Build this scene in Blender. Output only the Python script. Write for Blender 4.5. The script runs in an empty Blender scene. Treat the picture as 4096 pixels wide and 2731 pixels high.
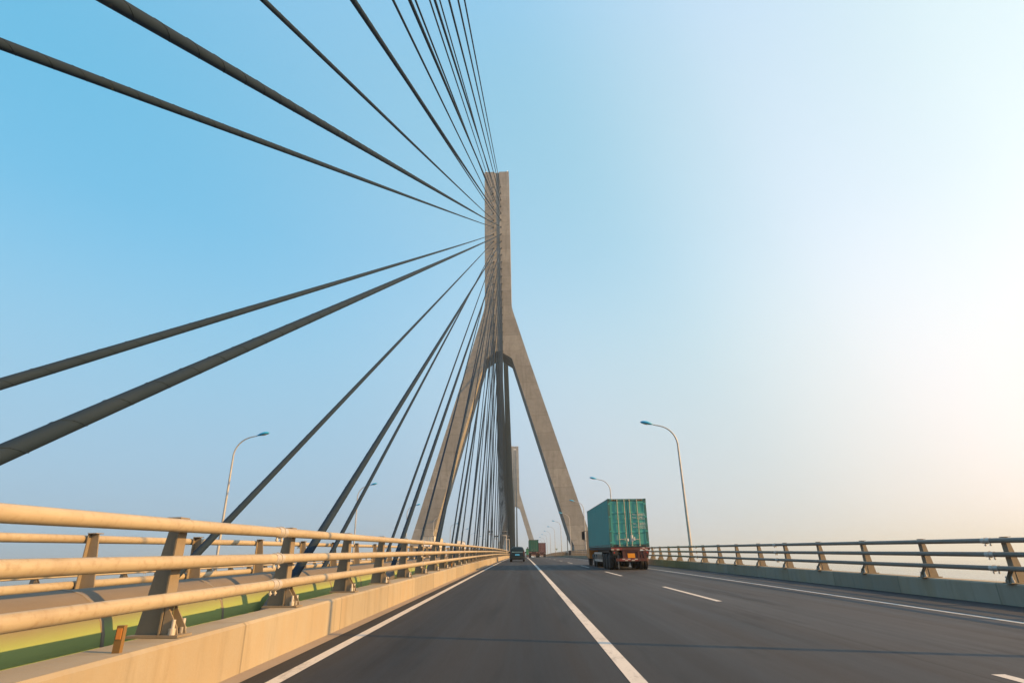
import bpy, bmesh, math, random
from mathutils import Vector, Matrix
random.seed(7)
R = math.radians
scene = bpy.context.scene
col = scene.collection
# ------------------------------------------------------------------ camera
FPX, PIT, YAW, ROLL, CAMH = 2256.72, 0.376763, 0.009809, -0.020523, 1.2709
cd = bpy.data.cameras.new('camera')
cam = bpy.data.objects.new('camera', cd); col.objects.link(cam); scene.camera = cam
cd.sensor_width = 36.0; cd.lens = 36.0 * FPX / 4096.0
cd.clip_start = 0.05; cd.clip_end = 30000
_fw = Vector((-math.sin(YAW) * math.cos(PIT), math.cos(YAW) * math.cos(PIT), math.sin(PIT)))
_r = Vector((math.cos(YAW), math.sin(YAW), 0)); _u = _r.cross(_fw)
_r2 = _r * math.cos(ROLL) + _u * math.sin(ROLL); _u2 = -_r * math.sin(ROLL) + _u * math.cos(ROLL)
M = Matrix((( _r2.x, _u2.x, -_fw.x, 0), (_r2.y, _u2.y, -_fw.y, 0), (_r2.z, _u2.z, -_fw.z, CAMH), (0, 0, 0, 1)))
cam.matrix_world = M
# ------------------------------------------------------------------ sky, sun, exposure
SUN_EL, SUN_AZ = R(24.5), R(104.0)          # azimuth clockwise from +Y
SUNV = Vector((math.cos(SUN_EL) * math.sin(SUN_AZ), math.cos(SUN_EL) * math.cos(SUN_AZ), math.sin(SUN_EL)))
sd = bpy.data.lights.new('sun', 'SUN'); sd.energy = 5.0; sd.angle = R(0.5); sd.color = (1.0, 0.53, 0.15)
sun = bpy.data.objects.new('sun', sd); col.objects.link(sun)
sun.rotation_euler = SUNV.to_track_quat('Z', 'Y').to_euler()
sun.location = (60, -10, 60)
SKY_AIR = [(0.0, (.155, .24, .345)), (.15, (.178, .285, .375)), (.33, (.155, .32, .43)), (.5, (.078, .283, .44)), (.78, (.042, .252, .38)), (.995, (.05, .27, .62))]
SKY_AUR = [(.2, (0, 0, 0)), (.32, (.008, .003, 0)), (.42, (.085, .042, .018)), (.5, (.130, .072, .02)), (.6, (.135, .082, .012)), (.69, (.305, .180, .075)), (.745, (.36, .212, .122)), (.82, (.385, .25, .095)), (1.0, (.6, .42, .25))]
world = bpy.data.worlds.new('World'); scene.world = world; world.use_nodes = True
wn = world.node_tree; wn.nodes.clear()
def WN(t, **k):
    n = wn.nodes.new(t)
    for a, b in k.items(): setattr(n, a, b)
    return n
sky = WN('ShaderNodeTexSky', sky_type='NISHITA', sun_disc=False)
sky.sun_elevation = SUN_EL; sky.sun_rotation = SUN_AZ; sky.air_density = 1.0; sky.dust_density = 2.0; sky.ozone_density = 1.5
tcw = WN('ShaderNodeTexCoord'); sepw = WN('ShaderNodeSeparateXYZ'); wn.links.new(tcw.outputs['Generated'], sepw.inputs[0])
dotw = WN('ShaderNodeVectorMath', operation='DOT_PRODUCT'); wn.links.new(tcw.outputs['Generated'], dotw.inputs[0]); dotw.inputs[1].default_value = SUNV
def WRAMP(src, stops):
    r = WN('ShaderNodeValToRGB'); e = r.color_ramp.elements
    while len(e) < len(stops): e.new(.5)
    for el, (p, c) in zip(e, stops): el.position = p; el.color = (c[0], c[1], c[2], 1)
    r.color_ramp.interpolation = 'B_SPLINE'
    wn.links.new(src, r.inputs[0]); return r.outputs[0]
# hazy summer sky: deep blue overhead and away from the sun, paler towards the horizon, broad white aureole around the sun
air = WRAMP(sepw.outputs[2], SKY_AIR)
half = WN('ShaderNodeMath', operation='MULTIPLY_ADD'); wn.links.new(dotw.outputs['Value'], half.inputs[0]); half.inputs[1].default_value = .5; half.inputs[2].default_value = .5
aur = WRAMP(half.outputs[0], SKY_AUR)
thin = WN('ShaderNodeMath', operation='MULTIPLY_ADD'); wn.links.new(sepw.outputs[2], thin.inputs[0]); thin.inputs[1].default_value = -.6; thin.inputs[2].default_value = 1.2
aur2 = WN('ShaderNodeVectorMath', operation='SCALE'); wn.links.new(aur, aur2.inputs[0]); wn.links.new(thin.outputs[0], aur2.inputs['Scale'])
sm_ = WN('ShaderNodeVectorMath', operation='ADD'); wn.links.new(air, sm_.inputs[0]); wn.links.new(aur2.outputs[0], sm_.inputs[1])
big_ = WN('ShaderNodeVectorMath', operation='SCALE'); wn.links.new(sm_.outputs[0], big_.inputs[0]); big_.inputs['Scale'].default_value = 9.6
nis = WN('ShaderNodeVectorMath', operation='SCALE'); wn.links.new(sky.outputs[0], nis.inputs[0]); nis.inputs['Scale'].default_value = .12
tot = WN('ShaderNodeVectorMath', operation='ADD'); wn.links.new(big_.outputs[0], tot.inputs[0]); wn.links.new(nis.outputs[0], tot.inputs[1])
bg = WN('ShaderNodeBackground'); bg.inputs['Strength'].default_value = 0.11
out = WN('ShaderNodeOutputWorld')
wn.links.new(tot.outputs[0], bg.inputs['Color']); wn.links.new(bg.outputs[0], out.inputs['Surface'])
scene.view_settings.view_transform = 'Standard'; scene.view_settings.look = 'None'
scene.view_settings.exposure = 0.75; scene.view_settings.gamma = 1.0
scene.cycles.use_denoising = True
scene.cycles.max_bounces = 6; scene.cycles.volume_bounces = 0; scene.cycles.transparent_max_bounces = 12
scene.cycles.volume_step_rate = 1.0

# ------------------------------------------------------------------ deck shape
KC, Y1, Y2, X0, CF = 3.344e-5, 145.142, 586.662, -5.1405, 0.011625
YC = (Y1 + Y2) / 2
def zr(y): return 2 * KC * YC * y - KC * y * y
def dz(x, y):
    z = zr(y) - CF * (abs(x - X0) - abs(X0))
    if x < -7.1: z -= 0.009 * (-7.1 - x)
    return z
XLL, XSL, XDL, XRL = -2.6006, 1.1447, 4.9153, 8.6586
XLC, XLB, HLC = -3.1657, -3.62, 0.511       # left parapet: road face, back face, height
XRC, XRB, HRC = 10.9457, 11.42, 0.464
def mir(x): return 2 * X0 - x

# ------------------------------------------------------------------ helpers
def tag(o, label=None, cat=None, group=None, kind=None):
    if label: o['label'] = label
    if cat: o['category'] = cat
    if group: o['group'] = group
    if kind: o['kind'] = kind
    return o
def empty(name, loc=(0, 0, 0), rz=0.0):
    o = bpy.data.objects.new(name, None); col.objects.link(o)
    o.location = loc; o.rotation_euler = (0, 0, rz); o.empty_display_size = 0.3
    return o
class MB:
    def __init__(s): s.v = []; s.f = []; s.m = []; s.sm = []
    def add(s, vs, fs, mi=0, smooth=False):
        b = len(s.v); s.v += [tuple(v) for v in vs]
        for f in fs: s.f.append(tuple(b + i for i in f)); s.m.append(mi); s.sm.append(smooth)
    def box(s, x0, x1, y0, y1, z0, z1, mi=0):
        s.add([(x0, y0, z0), (x1, y0, z0), (x1, y1, z0), (x0, y1, z0), (x0, y0, z1), (x1, y0, z1), (x1, y1, z1), (x0, y1, z1)],
              [(0, 3, 2, 1), (4, 5, 6, 7), (0, 1, 5, 4), (1, 2, 6, 5), (2, 3, 7, 6), (3, 0, 4, 7)], mi)
    def hexa(s, p, mi=0):   # 8 points, bottom ring then top ring
        s.add(p, [(0, 3, 2, 1), (4, 5, 6, 7), (0, 1, 5, 4), (1, 2, 6, 5), (2, 3, 7, 6), (3, 0, 4, 7)], mi)
    def prism_y(s, poly, y0, y1, mi=0):   # polygon in x,z (counter-clockwise seen from -y)
        n = len(poly)
        s.add([(x, y0, z) for x, z in poly] + [(x, y1, z) for x, z in poly],
              [tuple(range(n)), tuple(range(2 * n - 1, n - 1, -1))] + [(i, n + i, n + (i + 1) % n, (i + 1) % n) for i in range(n)], mi)
    def prism_x(s, poly, x0, x1, mi=0):   # polygon in y,z
        n = len(poly)
        s.add([(x0, y, z) for y, z in poly] + [(x1, y, z) for y, z in poly],
              [tuple(range(n - 1, -1, -1)), tuple(range(n, 2 * n))] + [((i + 1) % n, n + (i + 1) % n, n + i, i) for i in range(n)], mi)
    def loft(s, rings, mi=0, caps=True, closed=True, smooth=True):
        n = len(rings[0]); vs = [p for r in rings for p in r]; fs = []
        for k in range(len(rings) - 1):
            for i in range(n if closed else n - 1):
                j = (i + 1) % n
                fs.append((k * n + i, k * n + j, (k + 1) * n + j, (k + 1) * n + i))
        s.add(vs, fs, mi, smooth)
        if caps:
            s.add(rings[0], [tuple(range(n - 1, -1, -1))], mi); s.add(rings[-1], [tuple(range(n))], mi)
    def tube(s, path, r, n=10, mi=0, caps=True):
        path = [Vector(p) for p in path]; rings = []; prev = None
        rr = r if isinstance(r, (list, tuple)) else [r] * len(path)
        for i, p in enumerate(path):
            t = (path[min(i + 1, len(path) - 1)] - path[max(i - 1, 0)]).normalized()
            if prev is None:
                a = Vector((0, 0, 1)) if abs(t.z) < 0.9 else Vector((1, 0, 0))
                u = t.cross(a).normalized()
            else:
                u = (prev - t * prev.dot(t)).normalized()
            prev = u; w = t.cross(u)
            rings.append([tuple(p + (u * math.cos(2 * math.pi * k / n) + w * math.sin(2 * math.pi * k / n)) * rr[i]) for k in range(n)])
        s.loft(rings, mi, caps)
    def build(s, name, mats, parent=None, loc=(0, 0, 0), rz=0.0):
        me = s.mesh(name, mats); return place(name, me, parent, loc, rz)
    def mesh(s, name, mats):
        me = bpy.data.meshes.new(name); me.from_pydata(s.v, [], s.f)
        for m in (mats if isinstance(mats, (list, tuple)) else [mats]): me.materials.append(m)
        me.polygons.foreach_set('material_index', s.m); me.polygons.foreach_set('use_smooth', s.sm)
        bm = bmesh.new(); bm.from_mesh(me); bmesh.ops.recalc_face_normals(bm, faces=bm.faces); bm.to_mesh(me); bm.free()
        me.update(); return me
def place(name, me, parent=None, loc=(0, 0, 0), rz=0.0):
    o = bpy.data.objects.new(name, me); col.objects.link(o); o.location = loc; o.rotation_euler = (0, 0, rz)
    if parent: o.parent = parent
    return o
def dup(o, loc=None, parent=None, rz=None):
    c = o.copy(); col.objects.link(c)
    if parent: c.parent = parent
    if loc is not None: c.location = loc
    if rz is not None: c.rotation_euler = (0, 0, rz)
    for ch in list(o.children): dup(ch, None, c)
    return c
ORD = ['first', 'second', 'third', 'fourth', 'fifth', 'sixth', 'seventh', 'eighth', 'ninth', 'tenth', 'eleventh', 'twelfth', 'thirteenth', 'fourteenth',
       'fifteenth', 'sixteenth', 'seventeenth', 'eighteenth', 'nineteenth', 'twentieth', 'twenty-first', 'twenty-second', 'twenty-third', 'twenty-fourth']

# ------------------------------------------------------------------ materials
class NT:
    def __init__(s, name):
        s.mat = bpy.data.materials.new(name); s.mat.use_nodes = True; s.t = s.mat.node_tree
        s.b = s.t.nodes['Principled BSDF']; s.o = s.t.nodes['Material Output']
        s.pos = None
    def n(s, ty, **k):
        x = s.t.nodes.new(ty)
        for a, b in k.items(): setattr(x, a, b)
        return x
    def l(s, a, b): s.t.links.new(a, b)
    def coord(s, scale=(1, 1, 1)):
        tc = s.n('ShaderNodeTexCoord'); mp = s.n('ShaderNodeMapping'); mp.inputs['Scale'].default_value = scale
        s.l(tc.outputs['Object'], mp.inputs['Vector']); return mp.outputs[0]
    def noise(s, scale=5, detail=4, rough=.6, vec=None, stretch=(1, 1, 1)):
        x = s.n('ShaderNodeTexNoise'); x.inputs['Scale'].default_value = scale; x.inputs['Detail'].default_value = detail; x.inputs['Roughness'].default_value = rough
        s.l(vec or s.coord(stretch), x.inputs['Vector']); return x.outputs['Fac']
    def ramp(s, fac, stops):
        x = s.n('ShaderNodeValToRGB'); e = x.color_ramp.elements
        while len(e) < len(stops): e.new(0.5)
        for el, (p, c) in zip(e, stops): el.position = p; el.color = (c[0], c[1], c[2], 1) if not isinstance(c, (int, float)) else (c, c, c, 1)
        s.l(fac, x.inputs[0]); return x.outputs[0]
    def mix(s, fac, a, b, mode='MIX'):
        x = s.n('ShaderNodeMix', data_type='RGBA', blend_type=mode)
        for sock, v in ((x.inputs[0], fac), (x.inputs[6], a), (x.inputs[7], b)):
            if isinstance(v, (int, float)): sock.default_value = v
            elif isinstance(v, tuple): sock.default_value = (v[0], v[1], v[2], 1)
            else: s.l(v, sock)
        return x.outputs[2]
    def math(s, op, a, b=None, c=None):
        x = s.n('ShaderNodeMath', operation=op)
        for i, v in enumerate((a, b, c)):
            if v is None: continue
            if isinstance(v, (int, float)): x.inputs[i].default_value = v
            else: s.l(v, x.inputs[i])
        return x.outputs[0]
    def axis(s, i):
        tc = s.n('ShaderNodeTexCoord'); sp = s.n('ShaderNodeSeparateXYZ'); s.l(tc.outputs['Object'], sp.inputs[0]); return sp.outputs[i]
    def done(s, color, rough=.6, metal=0, bump=None, bstr=.2, bdist=.02, spec=None):
        if isinstance(color, tuple): s.b.inputs['Base Color'].default_value = (color[0], color[1], color[2], 1)
        else: s.l(color, s.b.inputs['Base Color'])
        if isinstance(rough, (int, float)): s.b.inputs['Roughness'].default_value = rough
        else: s.l(rough, s.b.inputs['Roughness'])
        s.b.inputs['Metallic'].default_value = metal
        if spec is not None: s.b.inputs['Specular IOR Level'].default_value = spec
        if bump is not None:
            bp = s.n('ShaderNodeBump'); bp.inputs['Strength'].default_value = bstr; bp.inputs['Distance'].default_value = bdist
            s.l(bump, bp.inputs['Height']); s.l(bp.outputs[0], s.b.inputs['Normal'])
        return s.mat
def paint(name, c, rough=.5, dirt=.25, dirtc=None, scale=3, metal=0, stretch=(1, 1, 1), spec=.4):
    t = NT(name); n1 = t.noise(scale, 6, .65, stretch=stretch); n2 = t.noise(scale * 9, 3, .6)
    d = dirtc or tuple(v * .45 for v in c)
    k = t.ramp(n1, [(.42, 0.0), (.72, 1.0)])
    c1 = t.mix(t.math('MULTIPLY', k, dirt), c, d)
    c2 = t.mix(t.math('MULTIPLY', n2, dirt * .5), c1, d)
    return t.done(c2, rough, metal, spec=spec)
def plain(name, c, rough=.5, metal=0, spec=None): return NT(name).done(c, rough, metal, spec=spec)

def m_asphalt():
    t = NT('asphalt')
    
    streak = t.noise(1.0, 5, .6, stretch=(2.6, .035, 1)); patch = t.noise(.22, 4, .55, stretch=(1, .18, 1)); grain = t.noise(75, 3, .7); mid = t.noise(9, 4, .6, stretch=(1, .25, 1))
    x = t.axis(0)
    # polished wheel paths, two in each lane
    w = t.math('ABSOLUTE', t.math('SINE', t.math('MULTIPLY', t.math('ADD', x, 2.6 + .93), math.pi / 1.875 )))
    w = t.math('POWER', w, 1.5)
    base = t.mix(streak, (.005, .0055, .0070), (.0178, .0188, .0215))
    base = t.mix(t.math('MULTIPLY', w, .42), base, (.032, .0325, .034))
    xr = t.n('ShaderNodeMapRange'); xr.inputs[1].default_value = -1; xr.inputs[2].default_value = 7; xr.interpolation_type = 'SMOOTHSTEP'; t.l(x, xr.inputs[0])
    base = t.mix(t.math('MULTIPLY', xr.outputs[0], t.math('MULTIPLY', t.ramp(patch, [(.25, .15), (.75, 1)]), .72)), base, (.080, .085, .096))
    base = t.mix(t.math('MULTIPLY', t.ramp(mid, [(.35, 0), (.7, 1)]), .22), base, (.014, .014, .014))
    base = t.mix(t.math('MULTIPLY', t.ramp(grain, [(.4, 0), (.65, 1)]), .55), base, t.mix(.35, base, (.10, .10, .10)))
    drip = t.noise(.9, 4, .65, stretch=(1.6, .22, 1))       # oil drips and old patches
    base = t.mix(t.math('MULTIPLY', t.ramp(drip, [(.54, 0), (.70, 1)]), .5), base, (.0065, .0065, .007))
    seam = t.math('ABSOLUTE', t.math('ADD', x, t.math('MULTIPLY_ADD', t.noise(.5, 3, .5, stretch=(0, 1, 0)), .05, -4.74)))
    base = t.mix(t.math('MULTIPLY', t.math('LESS_THAN', seam, .011), .6), base, (.006, .006, .006))
    return t.done(base, t.ramp(streak, [(.3, .62), (.7, .8)]), bump=grain, bstr=.35, bdist=.006, spec=.22)
def m_concrete(name, c, lines=0.0, loff=0.0, axis=2, stain=.5, seg=True, vstretch=(1.2, 1.2, .12), ochre=0.0, blotch=0.0):
    t = NT(name)
    big = t.noise(.35, 5, .6); drip = t.noise(1.3, 5, .65, stretch=vstretch); fine = t.noise(28, 4, .65); med = t.noise(2.2, 5, .6)
    d = tuple(v * .55 for v in c); li = tuple(min(1, v * 1.18) for v in c)
    b = t.mix(t.ramp(big, [(.3, 0), (.7, 1)]), tuple(v * .88 for v in c), tuple(min(1, v * 1.08) for v in c))
    b = t.mix(t.math('MULTIPLY', t.ramp(drip, [(.52, 0), (.75, 1)]), stain), b, d)
    b = t.mix(t.math('MULTIPLY', t.ramp(med, [(.5, 0), (.8, 1)]), .35), b, li)
    b = t.mix(t.math('MULTIPLY', fine, .18), b, d)
    if blotch:      # rain-washed bands, cold-joint stains and pale lime runs on the tall pours
        b1 = t.noise(.55, 6, .7, stretch=(1, 1, .55)); b2 = t.noise(.9, 5, .7, stretch=(.6, .6, 1.6)); b3 = t.noise(1.1, 5, .65, stretch=(1.3, 1.3, .12))
        b = t.mix(t.math('MULTIPLY', t.ramp(b1, [(.46, 0), (.62, 1)]), blotch * .6), b, tuple(v * .55 for v in c))
        b = t.mix(t.math('MULTIPLY', t.ramp(b2, [(.52, 0), (.66, 1)]), blotch * .6), b, tuple(v * .50 for v in c))
        b = t.mix(t.math('MULTIPLY', t.ramp(b3, [(.57, 0), (.68, 1)]), blotch * .6), b, tuple(min(1, v * 1.35) for v in c))
    if ochre:
        oc = t.noise(.8, 5, .65, stretch=(1, 1.3, .5)); pale = t.noise(2.6, 4, .6, stretch=(1, 1.6, .35))
        b = t.mix(t.math('MULTIPLY', t.ramp(oc, [(.42, 0), (.7, 1)]), ochre), b, (c[0] * 1.0, c[1] * .82, c[2] * .58))
        b = t.mix(t.math('MULTIPLY', t.ramp(pale, [(.6, 0), (.72, 1)]), .35), b, li)
    if lines:
        a = t.math('DIVIDE', t.math('ADD', t.axis(axis), loff), lines)
        fr = t.math('FRACT', a); edge = t.math('MINIMUM', fr, t.math('SUBTRACT', 1.0, fr))
        wid = .011 if axis == 2 else .0055
        ln = t.math('LESS_THAN', edge, wid)
        if seg:
            wn_ = t.n('ShaderNodeTexWhiteNoise', noise_dimensions='1D'); t.l(t.math('FLOOR', a), wn_.inputs['W'])
            b = t.mix(t.math('MULTIPLY', wn_.outputs['Value'], .5), b, d)
        b = t.mix(t.math('MULTIPLY', ln, .45), b, tuple(v * .3 for v in c))
    return t.done(b, .88, bump=fine, bstr=.25, bdist=.01, spec=.25)
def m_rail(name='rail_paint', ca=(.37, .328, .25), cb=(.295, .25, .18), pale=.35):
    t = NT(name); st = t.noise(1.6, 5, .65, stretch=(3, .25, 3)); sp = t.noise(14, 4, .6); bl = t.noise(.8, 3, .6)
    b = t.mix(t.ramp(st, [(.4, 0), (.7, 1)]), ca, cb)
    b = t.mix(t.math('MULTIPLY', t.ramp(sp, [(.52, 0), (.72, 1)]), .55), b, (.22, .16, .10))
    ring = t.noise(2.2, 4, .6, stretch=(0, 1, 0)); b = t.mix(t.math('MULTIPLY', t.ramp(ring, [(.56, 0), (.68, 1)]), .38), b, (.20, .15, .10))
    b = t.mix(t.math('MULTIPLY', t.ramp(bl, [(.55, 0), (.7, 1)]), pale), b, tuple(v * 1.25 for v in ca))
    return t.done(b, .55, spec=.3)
def m_cover():
    t = NT('pipe_jacket')
    z = t.n('ShaderNodeAttribute', attribute_name='profile_height').outputs['Fac']; n = t.noise(3, 5, .65, stretch=(1, .3, 1)); n2 = t.noise(1.2, 4, .6, stretch=(1, .25, 1))
    f = t.n('ShaderNodeMapRange'); f.inputs[1].default_value = .16; f.inputs[2].default_value = .30; t.l(t.math('ADD', z, t.math('MULTIPLY', t.math('SUBTRACT', n2, .5), .18)), f.inputs[0])
    green = t.mix(n, (.19, .28, .10), (.27, .33, .13)); dust = t.mix(n, (.115, .098, .078), (.20, .168, .128))
    b = t.mix(f.outputs[0], green, dust)
    return t.done(b, .75, bump=n, bstr=.15, spec=.2)
M_ASPH = m_asphalt()
M_PAR = m_concrete('parapet_concrete', (.325, .298, .242), 3.65, -10.76 + 3.65 * 100, 1, .75, vstretch=(1, 2.4, .25), ochre=.6)
M_TOW = m_concrete('tower_concrete', (.30, .296, .288), 4.6, 2.0, 2, 1.0, vstretch=(.7, .7, .06), blotch=.75)
M_GUT = m_concrete('gutter_concrete', (.27, .225, .18), 0, 0, 2, .5)
M_DECK = m_concrete('deck_concrete', (.30, .28, .25))
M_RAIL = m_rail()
M_RAILR = m_rail('rail_paint_shaded', (.215, .195, .175), (.165, .148, .128), .3)  # darker copy of the rail paint: the right railing's shade put into colour
M_POST = paint('post_paint', (.215, .185, .142), .65, .4, (.13, .10, .07), 4)
M_GALV = paint('galvanised_steel', (.50, .48, .45), .45, .3, (.22, .19, .16), 9, .3)
M_CABLE = paint('cable_sheath', (.013, .0255, .044), .7, .35, (.024, .037, .056), 1.2, stretch=(1, 1, .2), spec=.10)
M_GUARD = paint('anchor_guard_steel', (.105, .10, .098), .6, .5, (.05, .045, .04), 4)
M_SOCK = plain('anchor_socket', (.05, .05, .055), .7)
M_PIPE = m_cover()
M_SEAM = paint('pipe_seam', (.20, .175, .14), .7, .3)
def m_line():
    t = NT('road_paint'); wear = t.noise(7, 6, .75, stretch=(1, .35, 1)); big = t.noise(.7, 4, .6, stretch=(1, .5, 1)); crk = t.noise(30, 4, .7)
    b = t.mix(t.ramp(big, [(.35, 0), (.7, 1)]), (.54, .52, .48), (.42, .405, .375))
    b = t.mix(t.math('MULTIPLY', t.ramp(wear, [(.54, 0), (.68, 1)]), .55), b, (.17, .165, .155))
    b = t.mix(t.math('MULTIPLY', t.ramp(crk, [(.58, 0), (.66, 1)]), .45), b, (.12, .118, .112))
    return t.done(b, .75, spec=.2)
M_LINE = m_line()
M_LAMPP = paint('lamp_pole_steel', (.40, .42, .45), .5, .55, (.16, .16, .16), 5, .2, stretch=(1, 1, .5))
M_BLUE = plain('lamp_head_blue', (.015, .29, .56), .35)
M_GLASS = plain('lamp_glass', (.55, .55, .52), .15)
M_BLACK = plain('black_plastic', (.012, .012, .014), .5)
M_TYRE = paint('tyre_rubber', (.014, .014, .016), .8, .4, (.03, .028, .026), 6)
M_DARK = paint('dark_chassis', (.018, .017, .018), .7, .5, (.05, .04, .035), 6)
M_RED = paint('rusty_red_frame', (.085, .021, .021), .65, .6, (.05, .034, .03), 9)
M_TAPER = paint('tape_red', (.20, .03, .03), .5, .6, (.10, .05, .045), 25); M_TAPEW = paint('tape_white', (.46, .42, .39), .5, .6, (.22, .17, .15), 30)
M_PLATEO = plain('plate_orange', (.72, .28, .012), .5); M_PLATEB = plain('plate_blue', (.06, .36, .68), .5)
M_WHITE = paint('white_cab_paint', (.72, .70, .67), .35, .2, (.4, .37, .33), 3)
M_WIN = plain('tinted_glass', (.025, .035, .04), .08, spec=.6)
M_AMBER = plain('amber_lens', (.5, .2, .05), .3); M_LRED = plain('tail_lens', (.26, .03, .02), .25)
M_TXT = plain('stencil_white', (.62, .66, .64), .7)
M_YEL = plain('marker_yellow', (.17, .10, .03), .6)
M_SIGN = plain('sign_green', (.012, .13, .085), .5)
M_MARK = plain('scuffed_asphalt', (.009, .009, .010), .85)

# ------------------------------------------------------------------ setting: sea, road, markings, deck
YS = [-60, -40, -25, -12] + [i * 3 for i in range(-2, 40)] + [120 + i * 8 for i in range(0, 160)]
def strip(mb, xs, ys, off, mi=0):
    n = len(xs); vs = []; fs = []
    for y in ys:
        for x in xs: vs.append((x, y, dz(x, y) + off))
    for j in range(len(ys) - 1):
        for i in range(n - 1): fs.append((j * n + i, j * n + i + 1, (j + 1) * n + i + 1, (j + 1) * n + i))
    mb.add(vs, fs, mi)
def sweep(mb, sec, ys, mi=0):   # closed section [(x,H)], swept along the road
    rings = [[(x, y, dz(x, y) + h) for x, h in sec] for y in ys]
    mb.loft(rings, mi, True, True, False)
sea = MB(); sea.add([(7600 * math.cos(a * math.pi / 24), 7600 * math.sin(a * math.pi / 24), -42) for a in range(48)], [tuple(range(48))])
t = NT('sea_water'); wv = t.noise(.06, 6, .65); M_SEA = t.done((.05, .085, .10), .12, bump=wv, bstr=.6, bdist=1.5)
tag(sea.build('sea', M_SEA), kind='structure')
rd = MB(); strip(rd, [XLC, XSL, XDL, XRL, XRC], YS, 0); strip(rd, [mir(XRC), mir(XDL), mir(XSL), mir(XLC)], YS, 0)
tag(rd.build('road', M_ASPH), kind='structure')
gt = MB(); strip(gt, [XLC, -2.945], YS, .004); strip(gt, [mir(-2.945), mir(XLC)], YS, .004)
tag(gt.build('gutter', M_GUT), kind='structure')
mk = MB()
def line(x, w, ys): strip(mk, [x - w / 2, x + w / 2], ys, .004 if abs(x) > 0 else .004)
line(XLL, .155, YS); line(XSL, .175, YS); line(XRL, .15, YS)
line(mir(XLL), .15, YS); line(mir(XRL), .15, YS)
for i in range(-2, 60):
    y1 = 6.855 + 14.874 * i
    ys = [y1 - 6.0, y1 - 3.0, y1]
    line(XDL + .03, .145, ys)
    line(mir(XDL), .145, ys); line(mir(XSL), .145, ys)
tag(mk.build('lane_markings', M_LINE), kind='structure')
tm = MB()
for i in range(11):
    y = 21.5 + i * 1.05 + random.uniform(-.12, .12)
    for xa, xb in ((-.13, .13), (.30, .47)):
        a = xa + random.uniform(-.03, .03); b = xb + random.uniform(-.03, .03)
        strip(tm, [a, b], [y, y + .16 + random.uniform(0, .12)], .0045)
tag(tm.build('tyre_marks', M_MARK), kind='structure')
dk = MB()
W = XRB - X0 + .25
sweep(dk, [(X0 - W, -.02), (X0 - W, -.5), (X0 - 9, -3.6), (X0 + 9, -3.6), (X0 + W, -.5), (X0 + W, -.02), (X0, -.02)], YS)
tag(dk.build('bridge_deck', M_DECK), 'grey concrete girder deck carrying both carriageways and the pipe median', 'bridge deck')
# parapets
def parapet(xa, xb, h, label):
    m = MB(); s = 1 if xb > xa else -1
    sweep(m, [(xa, -.015), (xa, h - .03), (xa + s * .03, h), (xb, h), (xb, -.015)], YS)
    return tag(m.build('parapet', M_PAR), label, 'parapet', 'concrete parapets along the bridge')
parapet(XLC, XLB, HLC, 'sunlit orange-tan concrete parapet at the left edge of the near carriageway')
parapet(XRC, XRB, HRC, 'bluish shaded concrete parapet along the right edge of the road')
parapet(mir(XLC), mir(XLB), HLC, 'concrete parapet behind the pipe, on the far side of the median')
parapet(mir(XRC), mir(XRB), HRC, 'outermost concrete parapet at the far left edge of the bridge, against the sea')

# ------------------------------------------------------------------ railings
def post_mesh(s, hp, name):
    m = MB(); fw = .086
    # s=+1: outward is +x
    m.hexa([(0, -fw, .02), (s * .016, -fw, .02), (s * .016, fw, .02), (0, fw, .02), (0, -fw * .86, hp), (s * .016, -fw * .86, hp), (s * .016, fw * .86, hp), (0, fw * .86, hp)])
    m.hexa([(s * .016, -.011, .02), (s * .28, -.011, .02), (s * .28, .011, .02), (s * .016, .011, .02), (s * .016, -.011, hp), (s * .125, -.011, hp), (s * .125, .011, hp), (s * .016, .011, hp)])
    m.box(min(-s * .0, s * .14), max(0, s * .14), -fw, fw, hp, hp + .012)
    for z in RH: m.box(min(0, -s * .03), max(0, -s * .03), -.05, .05, z - .04, z + .04)
    return m.mesh(name, M_POST)
def plate_mesh(s, name):
    m = MB(); xa, xb = sorted((-s * .20, s * .17 + s * .13))
    m.box(xa, xb, -.125, .125, 0, .022)
    for y in (-.07, .07):
        m.prism_y([(-s * .015, .022), (-s * .17, .022), (-s * .15, .09), (-s * .03, .27), (-s * .015, .27)], y - .008, y + .008)
    return m.mesh(name, M_POST)
def bolt_mesh(name):
    m = MB(); m.tube([(0, 0, 0), (0, 0, .055)], .034, 6); m.tube([(0, 0, .0551), (0, 0, .13)], .018, 8); return m.mesh(name, M_GALV)
BOLT = bolt_mesh('bolt')
RH = [0, 0, 0]
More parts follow.
